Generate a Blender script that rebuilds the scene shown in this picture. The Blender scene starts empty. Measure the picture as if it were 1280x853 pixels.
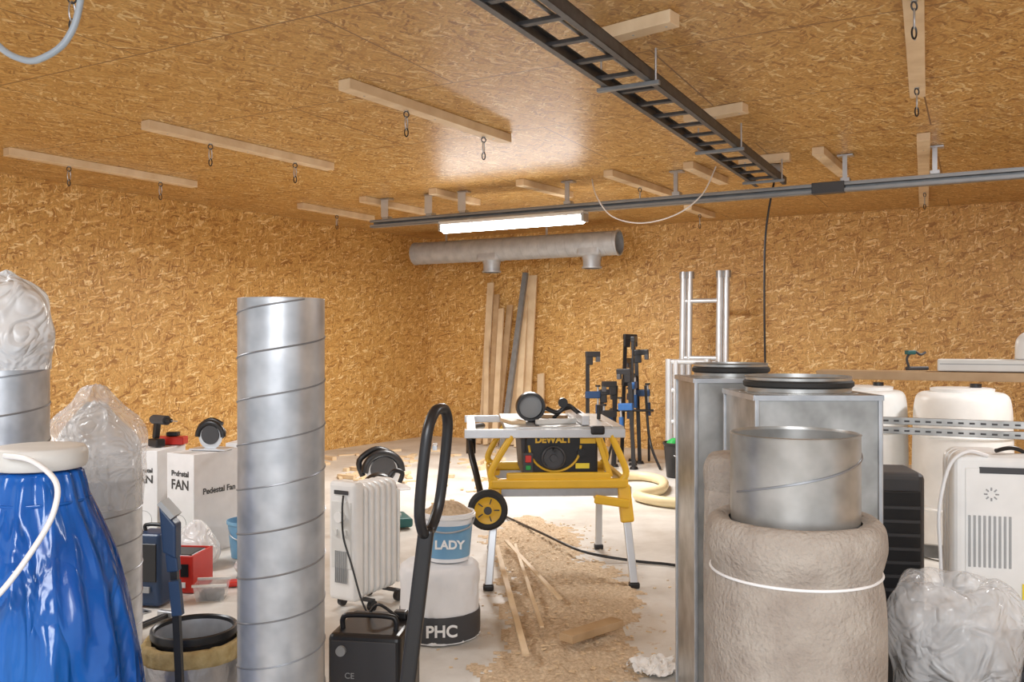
import bpy, math, random
from mathutils import Vector, Matrix, noise
random.seed(7)
D2R=math.pi/180
scene=bpy.context.scene
scene.view_settings.view_transform='Standard'
scene.view_settings.look='None'
scene.view_settings.exposure=0.22

# ------------------------------------------------------------ materials
def newmat(name):
    m=bpy.data.materials.new(name); m.use_nodes=True
    nt=m.node_tree
    return m,nt,nt.nodes,nt.links,nt.nodes['Principled BSDF']
def pbr(name,c,rough=.5,metal=0.,c2=None,scale=8.,bump=0.,alpha=1.,stretch=(1,1,1),detail=4.,emit=0.,spec=None,trans=0.,bscale=None,bdist=.01,distort=0.):
    m,nt,N,L,b=newmat(name)
    tc=N.new('ShaderNodeTexCoord'); mp=N.new('ShaderNodeMapping'); L.new(tc.outputs['Object'],mp.inputs['Vector'])
    mp.inputs['Scale'].default_value=stretch
    no=N.new('ShaderNodeTexNoise'); no.inputs['Scale'].default_value=scale; no.inputs['Detail'].default_value=detail
    L.new(mp.outputs[0],no.inputs['Vector'])
    r=N.new('ShaderNodeValToRGB'); r.color_ramp.elements[0].position=.3; r.color_ramp.elements[1].position=.7
    if c2 is None: c2=tuple(min(1,x*1.12) for x in c); 
    r.color_ramp.elements[0].color=(*c,1); r.color_ramp.elements[1].color=(*c2,1)
    L.new(no.outputs['Fac'],r.inputs['Fac']); L.new(r.outputs['Color'],b.inputs['Base Color'])
    b.inputs['Roughness'].default_value=rough; b.inputs['Metallic'].default_value=metal; b.inputs['Alpha'].default_value=alpha
    if spec is not None: b.inputs['Specular IOR Level'].default_value=spec
    if trans: b.inputs['Transmission Weight'].default_value=trans
    if emit:
        b.inputs['Emission Color'].default_value=(*c,1); b.inputs['Emission Strength'].default_value=emit
    if bump:
        bn=N.new('ShaderNodeBump'); bn.inputs['Strength'].default_value=bump; bn.inputs['Distance'].default_value=bdist
        n2=no
        if bscale:
            n2=N.new('ShaderNodeTexNoise'); n2.inputs['Scale'].default_value=bscale; n2.inputs['Detail'].default_value=4 if not distort else 2
            n2.inputs['Distortion'].default_value=distort
            L.new(mp.outputs[0],n2.inputs['Vector'])
        h=n2.outputs['Fac']
        if distort: # ridged creases
            a=N.new('ShaderNodeMath'); a.operation='SUBTRACT'; a.inputs[1].default_value=.5; L.new(h,a.inputs[0])
            a2=N.new('ShaderNodeMath'); a2.operation='ABSOLUTE'; L.new(a.outputs[0],a2.inputs[0]); h=a2.outputs[0]
        L.new(h,bn.inputs['Height']); L.new(bn.outputs['Normal'],b.inputs['Normal'])
    return m

def osb(name,rot=0.,seams=False,gain=1.,rough=.42,seam_off=(0,0)):
    m,nt,N,L,b=newmat(name)
    tc=N.new('ShaderNodeTexCoord')
    mp0=N.new('ShaderNodeMapping'); mp0.inputs['Rotation'].default_value=(0,0,rot); L.new(tc.outputs['Object'],mp0.inputs['Vector'])
    wn=N.new('ShaderNodeTexNoise'); wn.noise_dimensions='2D'; wn.inputs['Scale'].default_value=7; wn.inputs['Detail'].default_value=3; L.new(mp0.outputs[0],wn.inputs['Vector'])
    vs=N.new('ShaderNodeVectorMath'); vs.operation='SCALE'; vs.inputs['Scale'].default_value=.09; L.new(wn.outputs['Color'],vs.inputs[0])
    va=N.new('ShaderNodeVectorMath'); va.operation='ADD'; L.new(mp0.outputs[0],va.inputs[0]); L.new(vs.outputs[0],va.inputs[1])
    base=None
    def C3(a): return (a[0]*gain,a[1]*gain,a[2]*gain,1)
    for i,(ang,sx,sy,th) in enumerate([(20,10,50,0.),(66,10,58,.40),(-28,10,62,.5),(100,11,54,.55),(42,12,95,.6),(-62,12,74,.66)]):
        mp=N.new('ShaderNodeMapping'); mp.inputs['Rotation'].default_value=(0,0,ang*D2R); mp.inputs['Location'].default_value=(i*3.7,i*1.9,0)
        L.new(va.outputs[0],mp.inputs['Vector'])
        m2=N.new('ShaderNodeMapping'); m2.inputs['Scale'].default_value=(sx,sy,1); L.new(mp.outputs[0],m2.inputs['Vector'])
        v=N.new('ShaderNodeTexVoronoi'); v.voronoi_dimensions='2D'; v.inputs['Scale'].default_value=1; L.new(m2.outputs[0],v.inputs['Vector'])
        sp=N.new('ShaderNodeSeparateColor'); L.new(v.outputs['Color'],sp.inputs[0])
        r=N.new('ShaderNodeValToRGB'); e=r.color_ramp.elements
        e[0].position=0.; e[0].color=C3((.34,.15,.035)); e[1].position=1.; e[1].color=C3((.93,.70,.36))
        x=e.new(.22); x.color=C3((.56,.295,.080))
        x=e.new(.84); x.color=C3((.72,.43,.140))
        L.new(sp.outputs[1],r.inputs['Fac'])
        if base is None: base=r.outputs['Color']
        else:
            gt=N.new('ShaderNodeMath'); gt.operation='GREATER_THAN'; gt.inputs[1].default_value=th; L.new(sp.outputs[0],gt.inputs[0])
            mx=N.new('ShaderNodeMix'); mx.data_type='RGBA'; L.new(gt.outputs[0],mx.inputs[0]); L.new(base,mx.inputs[6]); L.new(r.outputs['Color'],mx.inputs[7]); base=mx.outputs[2]
    ln=N.new('ShaderNodeTexNoise'); ln.noise_dimensions='2D'; ln.inputs['Scale'].default_value=50; ln.inputs['Detail'].default_value=3; L.new(mp0.outputs[0],ln.inputs['Vector'])
    mr=N.new('ShaderNodeMapRange'); mr.inputs[3].default_value=.68; mr.inputs[4].default_value=1.32; L.new(ln.outputs['Fac'],mr.inputs[0])
    ml=N.new('ShaderNodeMix'); ml.data_type='RGBA'; ml.blend_type='MULTIPLY'; ml.inputs[0].default_value=1; L.new(base,ml.inputs[6]); L.new(mr.outputs[0],ml.inputs[7]); base=ml.outputs[2]
    if seams:
        mb=N.new('ShaderNodeMapping'); mb.inputs['Location'].default_value=(*seam_off,0); L.new(mp0.outputs[0],mb.inputs['Vector'])
        br=N.new('ShaderNodeTexBrick'); br.inputs['Scale'].default_value=1; br.inputs['Brick Width'].default_value=2.4; br.inputs['Row Height'].default_value=1.2
        br.inputs['Mortar Size'].default_value=.005; br.inputs['Mortar Smooth'].default_value=0.; L.new(mb.outputs[0],br.inputs['Vector'])
        mx=N.new('ShaderNodeMix'); mx.data_type='RGBA'; L.new(br.outputs['Fac'],mx.inputs[0]); L.new(base,mx.inputs[6]); mx.inputs[7].default_value=(.20,.10,.04,1); base=mx.outputs[2]
    L.new(base,b.inputs['Base Color'])
    b.inputs['Roughness'].default_value=rough
    bn=N.new('ShaderNodeBump'); bn.inputs['Strength'].default_value=.45; bn.inputs['Distance'].default_value=.004; L.new(ln.outputs['Fac'],bn.inputs['Height']); L.new(bn.outputs['Normal'],b.inputs['Normal'])
    return m

def floormat():
    m,nt,N,L,b=newmat('concrete_floor')
    tc=N.new('ShaderNodeTexCoord')
    n1=N.new('ShaderNodeTexNoise'); n1.inputs['Scale'].default_value=1.3; n1.inputs['Detail'].default_value=7; n1.inputs['Roughness'].default_value=.65; L.new(tc.outputs['Object'],n1.inputs['Vector'])
    r=N.new('ShaderNodeValToRGB'); e=r.color_ramp.elements
    e[0].position=.3; e[0].color=(.46,.42,.37,1); e[1].position=.58; e[1].color=(.72,.70,.66,1)
    L.new(n1.outputs['Fac'],r.inputs['Fac'])
    n2=N.new('ShaderNodeTexNoise'); n2.inputs['Scale'].default_value=9; n2.inputs['Detail'].default_value=8; n2.inputs['Roughness'].default_value=.75; L.new(tc.outputs['Object'],n2.inputs['Vector'])
    mp=N.new('ShaderNodeMapping'); mp.inputs['Location'].default_value=(-.26,-5.0,0); L.new(tc.outputs['Object'],mp.inputs['Vector'])
    sc=N.new('ShaderNodeVectorMath'); sc.operation='MULTIPLY'; sc.inputs[1].default_value=(1.2,.35,1); L.new(mp.outputs[0],sc.inputs[0])
    ln=N.new('ShaderNodeVectorMath'); ln.operation='LENGTH'; L.new(sc.outputs[0],ln.inputs[0])
    mr=N.new('ShaderNodeMapRange'); mr.inputs[1].default_value=.35; mr.inputs[2].default_value=1.1; mr.inputs[3].default_value=.06; mr.inputs[4].default_value=-.14; L.new(ln.outputs['Value'],mr.inputs[0])
    ad=N.new('ShaderNodeMath'); ad.operation='ADD'; L.new(n2.outputs['Fac'],ad.inputs[0]); L.new(mr.outputs[0],ad.inputs[1])
    st=N.new('ShaderNodeMapRange'); st.inputs[1].default_value=.56; st.inputs[2].default_value=.66; L.new(ad.outputs[0],st.inputs[0])
    mx=N.new('ShaderNodeMix'); mx.data_type='RGBA'; L.new(st.outputs[0],mx.inputs[0]); L.new(r.outputs['Color'],mx.inputs[6]); mx.inputs[7].default_value=(.50,.37,.24,1)
    L.new(mx.outputs[2],b.inputs['Base Color']); b.inputs['Roughness'].default_value=.38
    return m

M={}
M['galv']=pbr('galvanised_steel',(.40,.42,.45),.36,.6,(.56,.58,.61),14,.05,detail=2)
M['galv2']=pbr('galvanised_sheet',(.28,.28,.27),.36,.65,(.52,.52,.51),9,.04,detail=3)
M['galvseam']=pbr('duct_seam',(.27,.28,.30),.4,.6)
M['duct']=pbr('galvanised_duct_far',(.44,.46,.49),.45,.3,(.56,.58,.61),10,detail=2)
M['alu']=pbr('aluminium',(.62,.64,.67),.3,.5)
M['steel']=pbr('zinc_steel',(.45,.46,.48),.35,.7,scale=30)
M['rail']=pbr('grey_rail',(.20,.21,.22),.45,.4,(.27,.28,.29),12)
M['raillt']=pbr('grey_rail_light',(.28,.29,.30),.45,.45)
M['ladder']=pbr('dark_painted_steel',(.055,.055,.06),.45,.3,(.09,.09,.095),20)
M['black']=pbr('black_plastic',(.014,.014,.016),.35)
M['rubber']=pbr('black_rubber',(.02,.02,.02),.7)
M['dgrey']=pbr('dark_grey_plastic',(.05,.05,.055),.5)
M['grey']=pbr('grey_plastic',(.35,.36,.37),.5)
M['white']=pbr('white_enamel',(.80,.80,.79),.35)
M['offwhite']=pbr('offwhite_plastic',(.68,.68,.66),.5)
M['drum']=pbr('drum_plastic',(.82,.82,.80),.4)
M['yellow']=pbr('yellow_paint',(.74,.44,.03),.4)
M['yellowl']=pbr('yellow_label',(.85,.68,.05),.5)
M['red']=pbr('red_plastic',(.55,.03,.02),.4)
M['green']=pbr('green_plastic',(.02,.30,.06),.4)
M['blue']=pbr('blue_plastic',(.02,.09,.26),.4)
M['navy']=pbr('navy_plastic',(.015,.04,.10),.4)
M['lblue']=pbr('light_blue_label',(.14,.32,.52),.45,c2=(.20,.40,.58))
M['bluebag']=pbr('blue_plastic_film',(.004,.075,.38),.16,c2=(.010,.15,.56),scale=5,bump=.7,bscale=7,stretch=(1,1,.35),bdist=.05,distort=1.2)
M['wood']=pbr('pine_wood',(.66,.48,.29),.55,c2=(.80,.63,.42),scale=6,bump=.05)
M['wood2']=pbr('weathered_wood',(.42,.27,.14),.6,c2=(.55,.38,.22),scale=7)
M['carton']=pbr('white_carton',(.76,.76,.77),.6)
M['felt']=pbr('insulation_felt',(.33,.28,.24),.95,c2=(.46,.41,.36),scale=12,bump=.8,bscale=90,detail=7)
M['wool']=pbr('yellow_mineral_wool',(.45,.33,.14),.95,c2=(.6,.47,.24),scale=30,bump=.6,bscale=60)
M['foil']=pbr('aluminium_foil',(.42,.42,.43),.3,.7,(.62,.62,.63),10,.5,bscale=25)
M['bag']=pbr('white_plastic_film',(.82,.84,.86),.25,alpha=.72,c2=(.92,.93,.94),bump=1.,bscale=7,bdist=.06,distort=1.5)
M['bagt']=pbr('clear_plastic_film',(.82,.84,.86),.12,alpha=.34,c2=(.92,.92,.93),scale=12,bump=1.,bscale=8,bdist=.06,distort=1.5)
M['dust']=pbr('sawdust_pile',(.46,.33,.21),.95,c2=(.74,.58,.40),scale=60,bump=.8,detail=6,bscale=90)
M['hose']=pbr('cream_hose',(.74,.62,.38),.5)
M['cord']=pbr('white_cord',(.85,.85,.86),.4)
M['hosegrey']=pbr('grey_hose',(.36,.42,.48),.4)
M['tube']=pbr('fluorescent_tube',(1.,.985,.96),.4,emit=24.)
M['lens']=pbr('lamp_lens',(.5,.52,.53),.1,.6)
M['saw']=pbr('cast_table_top',(.50,.50,.49),.3,.6)
M['door']=pbr('painted_door_frame',(.72,.76,.80),.5)
M['text']=pbr('black_print',(.05,.05,.05),.6)
M['textb']=pbr('white_print',(.85,.85,.85),.6)
M['paper']=pbr('crumpled_paper',(.75,.73,.7),.8)
M['teal']=pbr('teal_plastic',(.02,.11,.11),.4)
M['orange']=pbr('orange_leather',(.42,.14,.03),.6)

# ------------------------------------------------------------ builders
COL=scene.collection
def rotm(r): 
    from mathutils import Euler
    return Euler(r).to_matrix()
def catmull(pts,n=8,closed=False):
    P=[Vector(p) for p in pts]; out=[]
    m=len(P); rng=range(m if closed else m-1)
    for i in rng:
        if closed: a,b,c,d=P[(i-1)%m],P[i],P[(i+1)%m],P[(i+2)%m]
        else: a,b,c,d=P[max(i-1,0)],P[i],P[i+1],P[min(i+2,m-1)]
        for k in range(n):
            t=k/n
            out.append(.5*((2*b)+(c-a)*t+(2*a-5*b+4*c-d)*t*t+(3*b-a-3*c+d)*t**3))
    if not closed: out.append(P[-1])
    return out
class G:
    def __init__(s,name,loc=(0,0,0),rz=0.,rx=0.,ry=0.):
        s.e=bpy.data.objects.new(name,None); s.e.empty_display_size=.1
        s.e.location=loc; s.e.rotation_euler=(rx*D2R,ry*D2R,rz*D2R); COL.objects.link(s.e)
    def mesh(s,name,v,f,mat,smooth=False,bev=0.,ang=None,solid=0.):
        me=bpy.data.meshes.new(name); me.from_pydata([tuple(x) for x in v],[],f); me.update()
        o=bpy.data.objects.new(name,me); COL.objects.link(o); o.parent=s.e
        me.materials.append(M[mat] if isinstance(mat,str) else mat)
        if smooth: me.polygons.foreach_set('use_smooth',[True]*len(me.polygons))
        if ang is not None and smooth:
            me.set_sharp_from_angle(angle=ang*D2R)
        if solid:
            q=o.modifiers.new('s','SOLIDIFY'); q.thickness=solid
        if bev:
            q=o.modifiers.new('b','BEVEL'); q.width=bev; q.segments=3; q.limit_method='ANGLE'
        return o
    def box(s,name,c,d,mat,rot=(0,0,0),bev=0.):
        R=rotm([a*D2R for a in rot]); v=[]
        for x in(-.5,.5):
            for y in(-.5,.5):
                for z in(-.5,.5): v.append(Vector(c)+R@Vector((x*d[0],y*d[1],z*d[2])))
        f=[(0,1,3,2),(4,6,7,5),(0,4,5,1),(2,3,7,6),(0,2,6,4),(1,5,7,3)]
        return s.mesh(name,v,f,mat,bev=bev)
    def cyl(s,name,a,b,r,mat,r2=None,seg=24,caps=True):
        a=Vector(a); b=Vector(b); r2=r if r2 is None else r2
        d=(b-a).normalized(); u=d.orthogonal().normalized(); w=d.cross(u); v=[]
        for p,q in((a,r),(b,r2)):
            for i in range(seg):
                t=2*math.pi*i/seg; v.append(p+q*(math.cos(t)*u+math.sin(t)*w))
        f=[(i,(i+1)%seg,seg+(i+1)%seg,seg+i) for i in range(seg)]
        if caps: f+= [tuple(range(seg-1,-1,-1)),tuple(range(seg,2*seg))]
        return s.mesh(name,v,f,mat,True,ang=40)
    def lathe(s,name,prof,mat,seg=48,c=(0,0,0),axis='z',disp=None,ang=40,jit=None,subd=0):
        v=[];f=[];n=len(prof)
        for j,(r,z) in enumerate(prof):
            for i in range(seg):
                t=2*math.pi*i/seg; rr=r+(disp(t,z,j,r) if disp else 0)
                p=(rr*math.cos(t),rr*math.sin(t),z)
                if jit and j>0: 
                    q=jit(t,z,j,r,n); p=(p[0]+q[0],p[1]+q[1],p[2]+q[2])
                if axis=='y': p=(p[0],p[2],p[1])
                if axis=='x': p=(p[2],p[0],p[1])
                v.append((p[0]+c[0],p[1]+c[1],p[2]+c[2]))
        for j in range(n-1):
            for i in range(seg):
                k=(i+1)%seg; f.append((j*seg+i,j*seg+k,(j+1)*seg+k,(j+1)*seg+i))
        o=s.mesh(name,v,f,mat,True,ang=ang)
        if subd:
            q=o.modifiers.new('sub','SUBSURF'); q.levels=subd; q.render_levels=subd
        return o
    def tube(s,name,pts,r,mat,n=8,closed=False,seg=10,smooth=True,taper=None):
        P=catmull(pts,n,closed) if smooth else [Vector(p) for p in pts]
        m=len(P); v=[]; f=[]
        T=[]
        for i in range(m):
            a=P[(i-1)%m] if closed or i>0 else P[i]; b=P[(i+1)%m] if closed or i<m-1 else P[i]
            T.append((b-a).normalized())
        u=T[0].orthogonal().normalized()
        for i in range(m):
            u=(u-T[i]*u.dot(T[i])).normalized(); w=T[i].cross(u)
            rr=r if taper is None else r*taper(i/(m-1))
            for k in range(seg):
                t=2*math.pi*k/seg; v.append(P[i]+rr*(math.cos(t)*u+math.sin(t)*w))
        for i in range(m if closed else m-1):
            j=(i+1)%m
            for k in range(seg):
                l=(k+1)%seg; f.append((i*seg+k,i*seg+l,j*seg+l,j*seg+k))
        if not closed: f+=[tuple(range(seg-1,-1,-1)),tuple(range((m-1)*seg,m*seg))]
        return s.mesh(name,v,f,mat,True,ang=60)
    def text(s,name,t,loc,size,mat,rot=(90,0,0),bold=0.,align='CENTER'):
        c=bpy.data.curves.new(name,'FONT'); c.body=t; c.size=size; c.extrude=.0008; c.offset=bold; c.align_x=align; c.align_y='CENTER'
        o=bpy.data.objects.new(name,c); COL.objects.link(o); o.parent=s.e; o.location=loc; o.rotation_euler=[a*D2R for a in rot]
        c.materials.append(M[mat]); return o
    def bar(s,name,a,b,w,h,mat,up=(0,0,1),bev=0.):
        a=Vector(a);b=Vector(b); d=(b-a).normalized(); x=d.cross(Vector(up)).normalized(); z=x.cross(d)
        v=[p+x*sx*w/2+z*sz*h/2 for p in(a,b) for sx in(-1,1) for sz in(-1,1)]
        f=[(0,1,3,2),(4,6,7,5),(0,4,5,1),(2,3,7,6),(0,2,6,4),(1,5,7,3)]
        return s.mesh(name,v,f,mat,bev=bev)

def single(name,v,f,mat,smooth=False):
    me=bpy.data.meshes.new(name); me.from_pydata([tuple(x) for x in v],[],f); me.update(); me.materials.append(mat)
    o=bpy.data.objects.new(name,me); COL.objects.link(o)
    if smooth: me.polygons.foreach_set('use_smooth',[True]*len(me.polygons))
    return o

# ------------------------------------------------------------ room shell
CZ=2.9
C=Vector((-1.24,13.0)); dB=Vector((.883,-.47)).normalized(); dL=Vector((-.545,-.838)).normalized()
R=C+dB*10.4; Lp=C+dL*13.2
dR=Vector((-.47,-.883)).normalized(); R2=R+dR*9.2
def wall(name,a,b,mat,t=.12,out=1):
    L=(b-a).length; ang=math.atan2((b-a).y,(b-a).x)
    v=[(x,y,z*t*out) for x in(0,L) for y in(0,CZ) for z in(0,1)]
    f=[(0,1,3,2),(4,6,7,5),(0,4,5,1),(2,3,7,6),(0,2,6,4),(1,5,7,3)]
    o=single(name,v,f,mat); o.rotation_euler=(math.pi/2,0,ang); o.location=(a.x,a.y,0); return o
osbw=osb('osb_wall',gain=.98,rough=.5,rot=50*D2R)
wall('wall_back',C,R,osbw,out=-1)
wall('wall_left',Lp,C,osbw,out=-1)
wall('wall_right',R,R2,osbw,out=-1)
poly=[C,R,R2,Vector((R2.x,-3)),Vector((-7,-3)),Lp]
def slab(name,z0,z1,mat):
    n=len(poly); v=[(p.x,p.y,z) for z in(z0,z1) for p in poly]
    f=[tuple(range(n)),tuple(range(2*n-1,n-1,-1))]+[(i,(i+1)%n,n+(i+1)%n,n+i) for i in range(n)]
    return single(name,v,f,mat)
slab('floor',-.1,0,floormat())
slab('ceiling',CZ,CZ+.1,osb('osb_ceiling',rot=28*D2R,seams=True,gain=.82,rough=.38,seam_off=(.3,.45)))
g=G('door_frame',(-.71,1.0,0)); g.box('jamb',(0.036,0,CZ/2-.001),(.105,.12,CZ-.004),'door',bev=.004); g.box('stop',(.056,.07,CZ/2),(.03,.03,CZ-.006),'door')

# ------------------------------------------------------------ ceiling battens
def batten(a,b,w=.1,h=.05,mat='wood'):
    g=G('ceiling_batten',((a[0]+b[0])/2,(a[1]+b[1])/2,CZ-h/2-.001),math.degrees(math.atan2(b[1]-a[1],b[0]-a[0])))
    L=math.hypot(b[0]-a[0],b[1]-a[1]); g.box('timber',(0,0,0),(L,w,h),mat,bev=.003)
    for i in(-.4,0.,.4): g.cyl('screw',(i*L,0,-h/2-.002),(i*L,0,-h/2+.003),.006,'steel',seg=8)
BT=[((-.96,5.03),(-.04,6.40)),((-2.49,5.97),(-1.53,7.42)),((-3.92,6.82),(-2.98,8.26)),((-2.3,9.55),(-1.68,10.56)),((-1.55,9.11),(-1.0,10.03)),
((-.78,8.62),(-.37,9.33)),((.07,8.14),(.58,8.86)),((.84,7.7),(1.55,8.76)),((1.47,7.35),(1.95,8.1)),((1.93,9.67),(2.34,10.3)),((2.36,6.79),(2.9,7.7)),
((.40,4.28),(.74,4.0)),((1.15,5.80),(1.47,5.54)),((1.86,7.2),(2.22,7.02)),((1.45,3.2),(2.397,5.2)),((2.96,6.33),(4.4,9.4))]
for a,b in BT: batten(a,b,.09 if a!=(1.45,3.2) else .085,h=.06)
def hook(x,y,z=CZ-.061):
    g=G('ceiling_hook',(x,y,z))
    g.lathe('eye_plate',[(0,0),(.014,0),(.014,-.004),(0,-.004)],'steel',12)
    ring=lambda n,zc,a,b,rot,m='steel':g.tube(n,[(a*math.cos(t)*math.cos(rot),a*math.cos(t)*math.sin(rot),zc+b*math.sin(t)) for t in [i*math.pi/4 for i in range(8)]],.004,m,4,True,6)
    ring('eye',-.022,.016,.018,0.4,'dgrey'); ring('carabiner',-.075,.016,.042,1.2); ring('link',-.135,.011,.026,.2,'black')
for x,y in[(-.66,5.5),(-.2,6.2),(-2.2,6.42),(-1.75,7.1),(-3.65,7.25),(-3.18,7.96),(1.70,3.72),(2.3,5.0),(-2.0,10.05),(1.2,8.25),(4.0,8.53),(2.13,9.98)]: hook(x,y)
hook(-1.9,3.8,CZ-.001)

# ------------------------------------------------------------ suspended rail with brackets
a=Vector((-1.488,9.35,0)); b=Vector((4.9,5.87,0)); dr=(b-a).normalized(); L=(b-a).length
g=G('suspended_mounting_rail',(a.x,a.y,2.64),math.degrees(math.atan2(dr.y,dr.x)))
g.box('top_flange',(L/2,0,.035),(L,.07,.008),'raillt'); g.box('web',(L/2,.031,0),(L,.008,.07),'rail')
g.box('lower_flange',(L/2,0,-.035),(L,.07,.008),'rail'); g.box('lip',(L/2,-.031,.024),(L,.008,.024),'raillt'); g.box('lip_low',(L/2,-.031,-.024),(L,.008,.024),'raillt')
g.box('joint_cover',(4.62,-.01,0),(.25,.085,.09),'dgrey',bev=.004)
for x in(.2,.75,1.15,2.3,3.35,4.75,5.4,6.6):
    g.box('bracket',(x,0,.055),(.07,.09,.03),'steel',bev=.003); g.cyl('hanger_rod',(x,0,.05),(x,0,.259),.008,'steel',seg=8)
    g.box('bracket_plate',(x,0,.25),(.12,.08,.012),'steel'); g.box('strap',(x,-.045,.15),(.09 if x<2 else .035,.006,.18),'alu' if x<2 else 'steel')
# ------------------------------------------------------------ light fixture
p0=Vector((-.71,8.85,2.54)); p1=Vector((.68,8.08,2.54))
cx=(p0+p1)/2; ang=math.degrees(math.atan2((p1-p0).y,(p1-p0).x)); L=(p1-p0).length
g=G('fluorescent_ceiling_lamp',cx,ang)
g.box('housing',(0,0,.035),(L,.13,.04),'offwhite',bev=.012)
v=[];f=[];S=14
for x in(-L/2+.03,L/2-.03):
    for i in range(S+1):
        t=math.pi*i/S; v.append((x,.06*math.cos(t),.015-.075*math.sin(t)))
f=[(i,i+1,S+2+i,S+1+i) for i in range(S)]+[tuple(range(S,-1,-1)),tuple(range(S+1,2*S+2))]
g.mesh('diffuser',v,f,'tube',True,ang=50)
g.box('end_cap',(-L/2+.015,0,0),(.03,.13,.09),'lens',bev=.01); g.box('end_cap_2',(L/2-.015,0,0),(.03,.13,.09),'lens',bev=.01)
for x in(-.45,.45): g.box('clip',(x,0,.057),(.04,.06,.02),'steel')
# ------------------------------------------------------------ cable ladder
a=Vector((-.84,2.05,0)); b=Vector((2.03,7.34,0)); d=(b-a).normalized(); L=(b-a).length
W=.25
g=G('cable_ladder',(a.x,a.y,2.715),math.degrees(math.atan2(d.y,d.x)))
for n,y in(('side_rail',0.),('side_rail_2',-W)):
    q=-.012 if y==0 else .012
    g.box(n,(L/2,y,0),(L,.006,.06),'ladder'); g.box(n+'_lip',(L/2,y+q,.028),(L,.03,.005),'ladder'); g.box(n+'_foot',(L/2,y+q,-.028),(L,.03,.005),'ladder')
i=0
x=.12
while x<L-.05:
    g.box('rung_%d'%i,(x,-W/2,-.012),(.035,W,.018),'ladder',bev=.003); x+=.28; i+=1
g.tube('cable',[(0,-.17,.01),(L*.3,-.16,.01),(L*.6,-.19,.01),(L-.1,-.17,.01)],.008,'rail',6); g.tube('cable_2',[(0,-.21,.01),(L*.5,-.205,.01),(L-.1,-.22,.01)],.006,'raillt',6)
for x in(2.75,4.45,5.75):
    for y in(0.02,-W-.02):
        g.cyl('threaded_rod',(x,y,-.04),(x,y,.13),.006,'steel',seg=8)
    g.box('support_channel',(x,-W/2,-.04),(.03,W+.08,.02),'rail',bev=.003)
# ------------------------------------------------------------ ventilation duct on the back
def spiral(g,r,L,mat='galv',pitch=.125,axis='z',seamr=.0035,z0=0.,seam='galvseam'):
    prof=[(r-.004,z0+L),(r,z0+L),(r,z0),(r-.004,z0),(r-.004,z0+L)]
    g.lathe('tube_shell',prof,mat,64,axis=axis)
    n=int(L/pitch*40); pts=[]
    for i in range(n+1):
        t=i/40*2*math.pi; z=z0+pitch*i/40
        if z>z0+L: break
        p=((r+.0005)*math.cos(t),(r+.0005)*math.sin(t),z)
        if axis=='x': p=(p[2],p[0],p[1])
        pts.append(p)
    g.tube('spiral_seam',pts,seamr,seam,seg=5,smooth=False)
A=Vector((-1.33,12.12,2.6)); B=Vector((1.30,10.74,2.6)); L=(B-A).length
g=G('ventilation_duct',A,math.degrees(math.atan2((B-A).y,(B-A).x)))
spiral(g,.15,L,'duct',axis='x',seamr=.003,seam='duct')
for x,nm in((1.2,'tee'),(2.62,'tee_2')):
    g.lathe(nm+'_stub',[(.13,-.13),(.11,-.2),(.11,-.28),(.125,-.28),(.125,-.3),(.105,-.3)],'duct',32,c=(x,0,0))
    g.box(nm+'_saddle',(x,0,-.08),(.32,.28,.14),'duct',bev=.04)
g.lathe('end_rim',[(.145,L-.01),(.158,L-.01),(.158,L+.012),(.14,L+.012)],'duct',48,axis='x')
g.lathe('left_cap',[(.0,0),(.155,0),(.155,.03)],'duct',48,axis='x')
for x in(.5,2.0): 
    g.box('strap',(x,0,.225),(.03,.004,.15),'steel')
# ------------------------------------------------------------ cables
g=G('hanging_power_cable',(2.16,7.36,0))
g.box('socket_box',(0.06,0.08,2.836),(.09,.06,.12),'grey',bev=.008)
g.tube('cable',[(.06,0.08,2.77),(-.01,.1,2.3),(-.02,.1,1.6),(0,.12,.9),(.02,.15,.3),(.1,.3,.012),(.2,.7,.012)],.009,'black')
g=G('white_cable_loop'); g.tube('cable',[(.74,8.14,2.898),(.76,7.9,2.7),(.88,7.75,2.50),(1.12,7.6,2.42),(1.4,7.5,2.48),(1.62,7.5,2.65),(1.75,7.55,2.898)],.006,'cord')
g=G('grey_hose'); g.tube('hose',[(-1.98,3.2,2.62),(-1.84,3.15,2.46),(-1.74,3.12,2.40),(-1.66,3.1,2.395),(-1.57,3.1,2.46),(-1.52,3.1,2.60),(-1.50,3.1,2.898)],.012,'hosegrey')

# ------------------------------------------------------------ leaning timber
def on(u,back): # point on a line parallel to the back wall, 'back' metres in front, along bearing tan=u
    c0=C+Vector((-.47,-.883))*back
    t=(u*c0.y-c0.x)/(dB.x-u*dB.y); return c0+dB*t
for i,(ub,ut,zt,w,mt,off) in enumerate([(-.034,-.024,2.22,.10,'wood',0),(-.0255,-.017,2.05,.08,'wood2',.1),(-.018,-.002,1.9,.09,'wood2',.05),(.013,.023,2.30,.15,'wood',.03),(0,.011,1.75,.10,'wood',.12),(.032,.033,.95,.10,'wood',.05),(-.038,-.016,1.2,.07,'wood2',.2),(-.011,.005,1.3,.08,'wood',.18),(-.030,-.028,1.6,.07,'wood',.26),(.006,.015,2.0,.09,'wood',.28),(-.020,-.012,1.85,.08,'wood',.34)]):
    g=G('leaning_plank'); b_=on(ub,.42+off); t_=on(ut,.07+off*.3); g.bar('board',(b_.x,b_.y,.014),(t_.x,t_.y,zt),w,.03,mt,up=(.47,.883,0),bev=.002)
b_=on(-.011,.85); t_=on(.0155,.30); g=G('leaning_metal_profile'); g.bar('profile',(b_.x,b_.y,.014),(t_.x,t_.y,2.32),.07,.05,'rail',up=(.47,.883,0))
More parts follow.
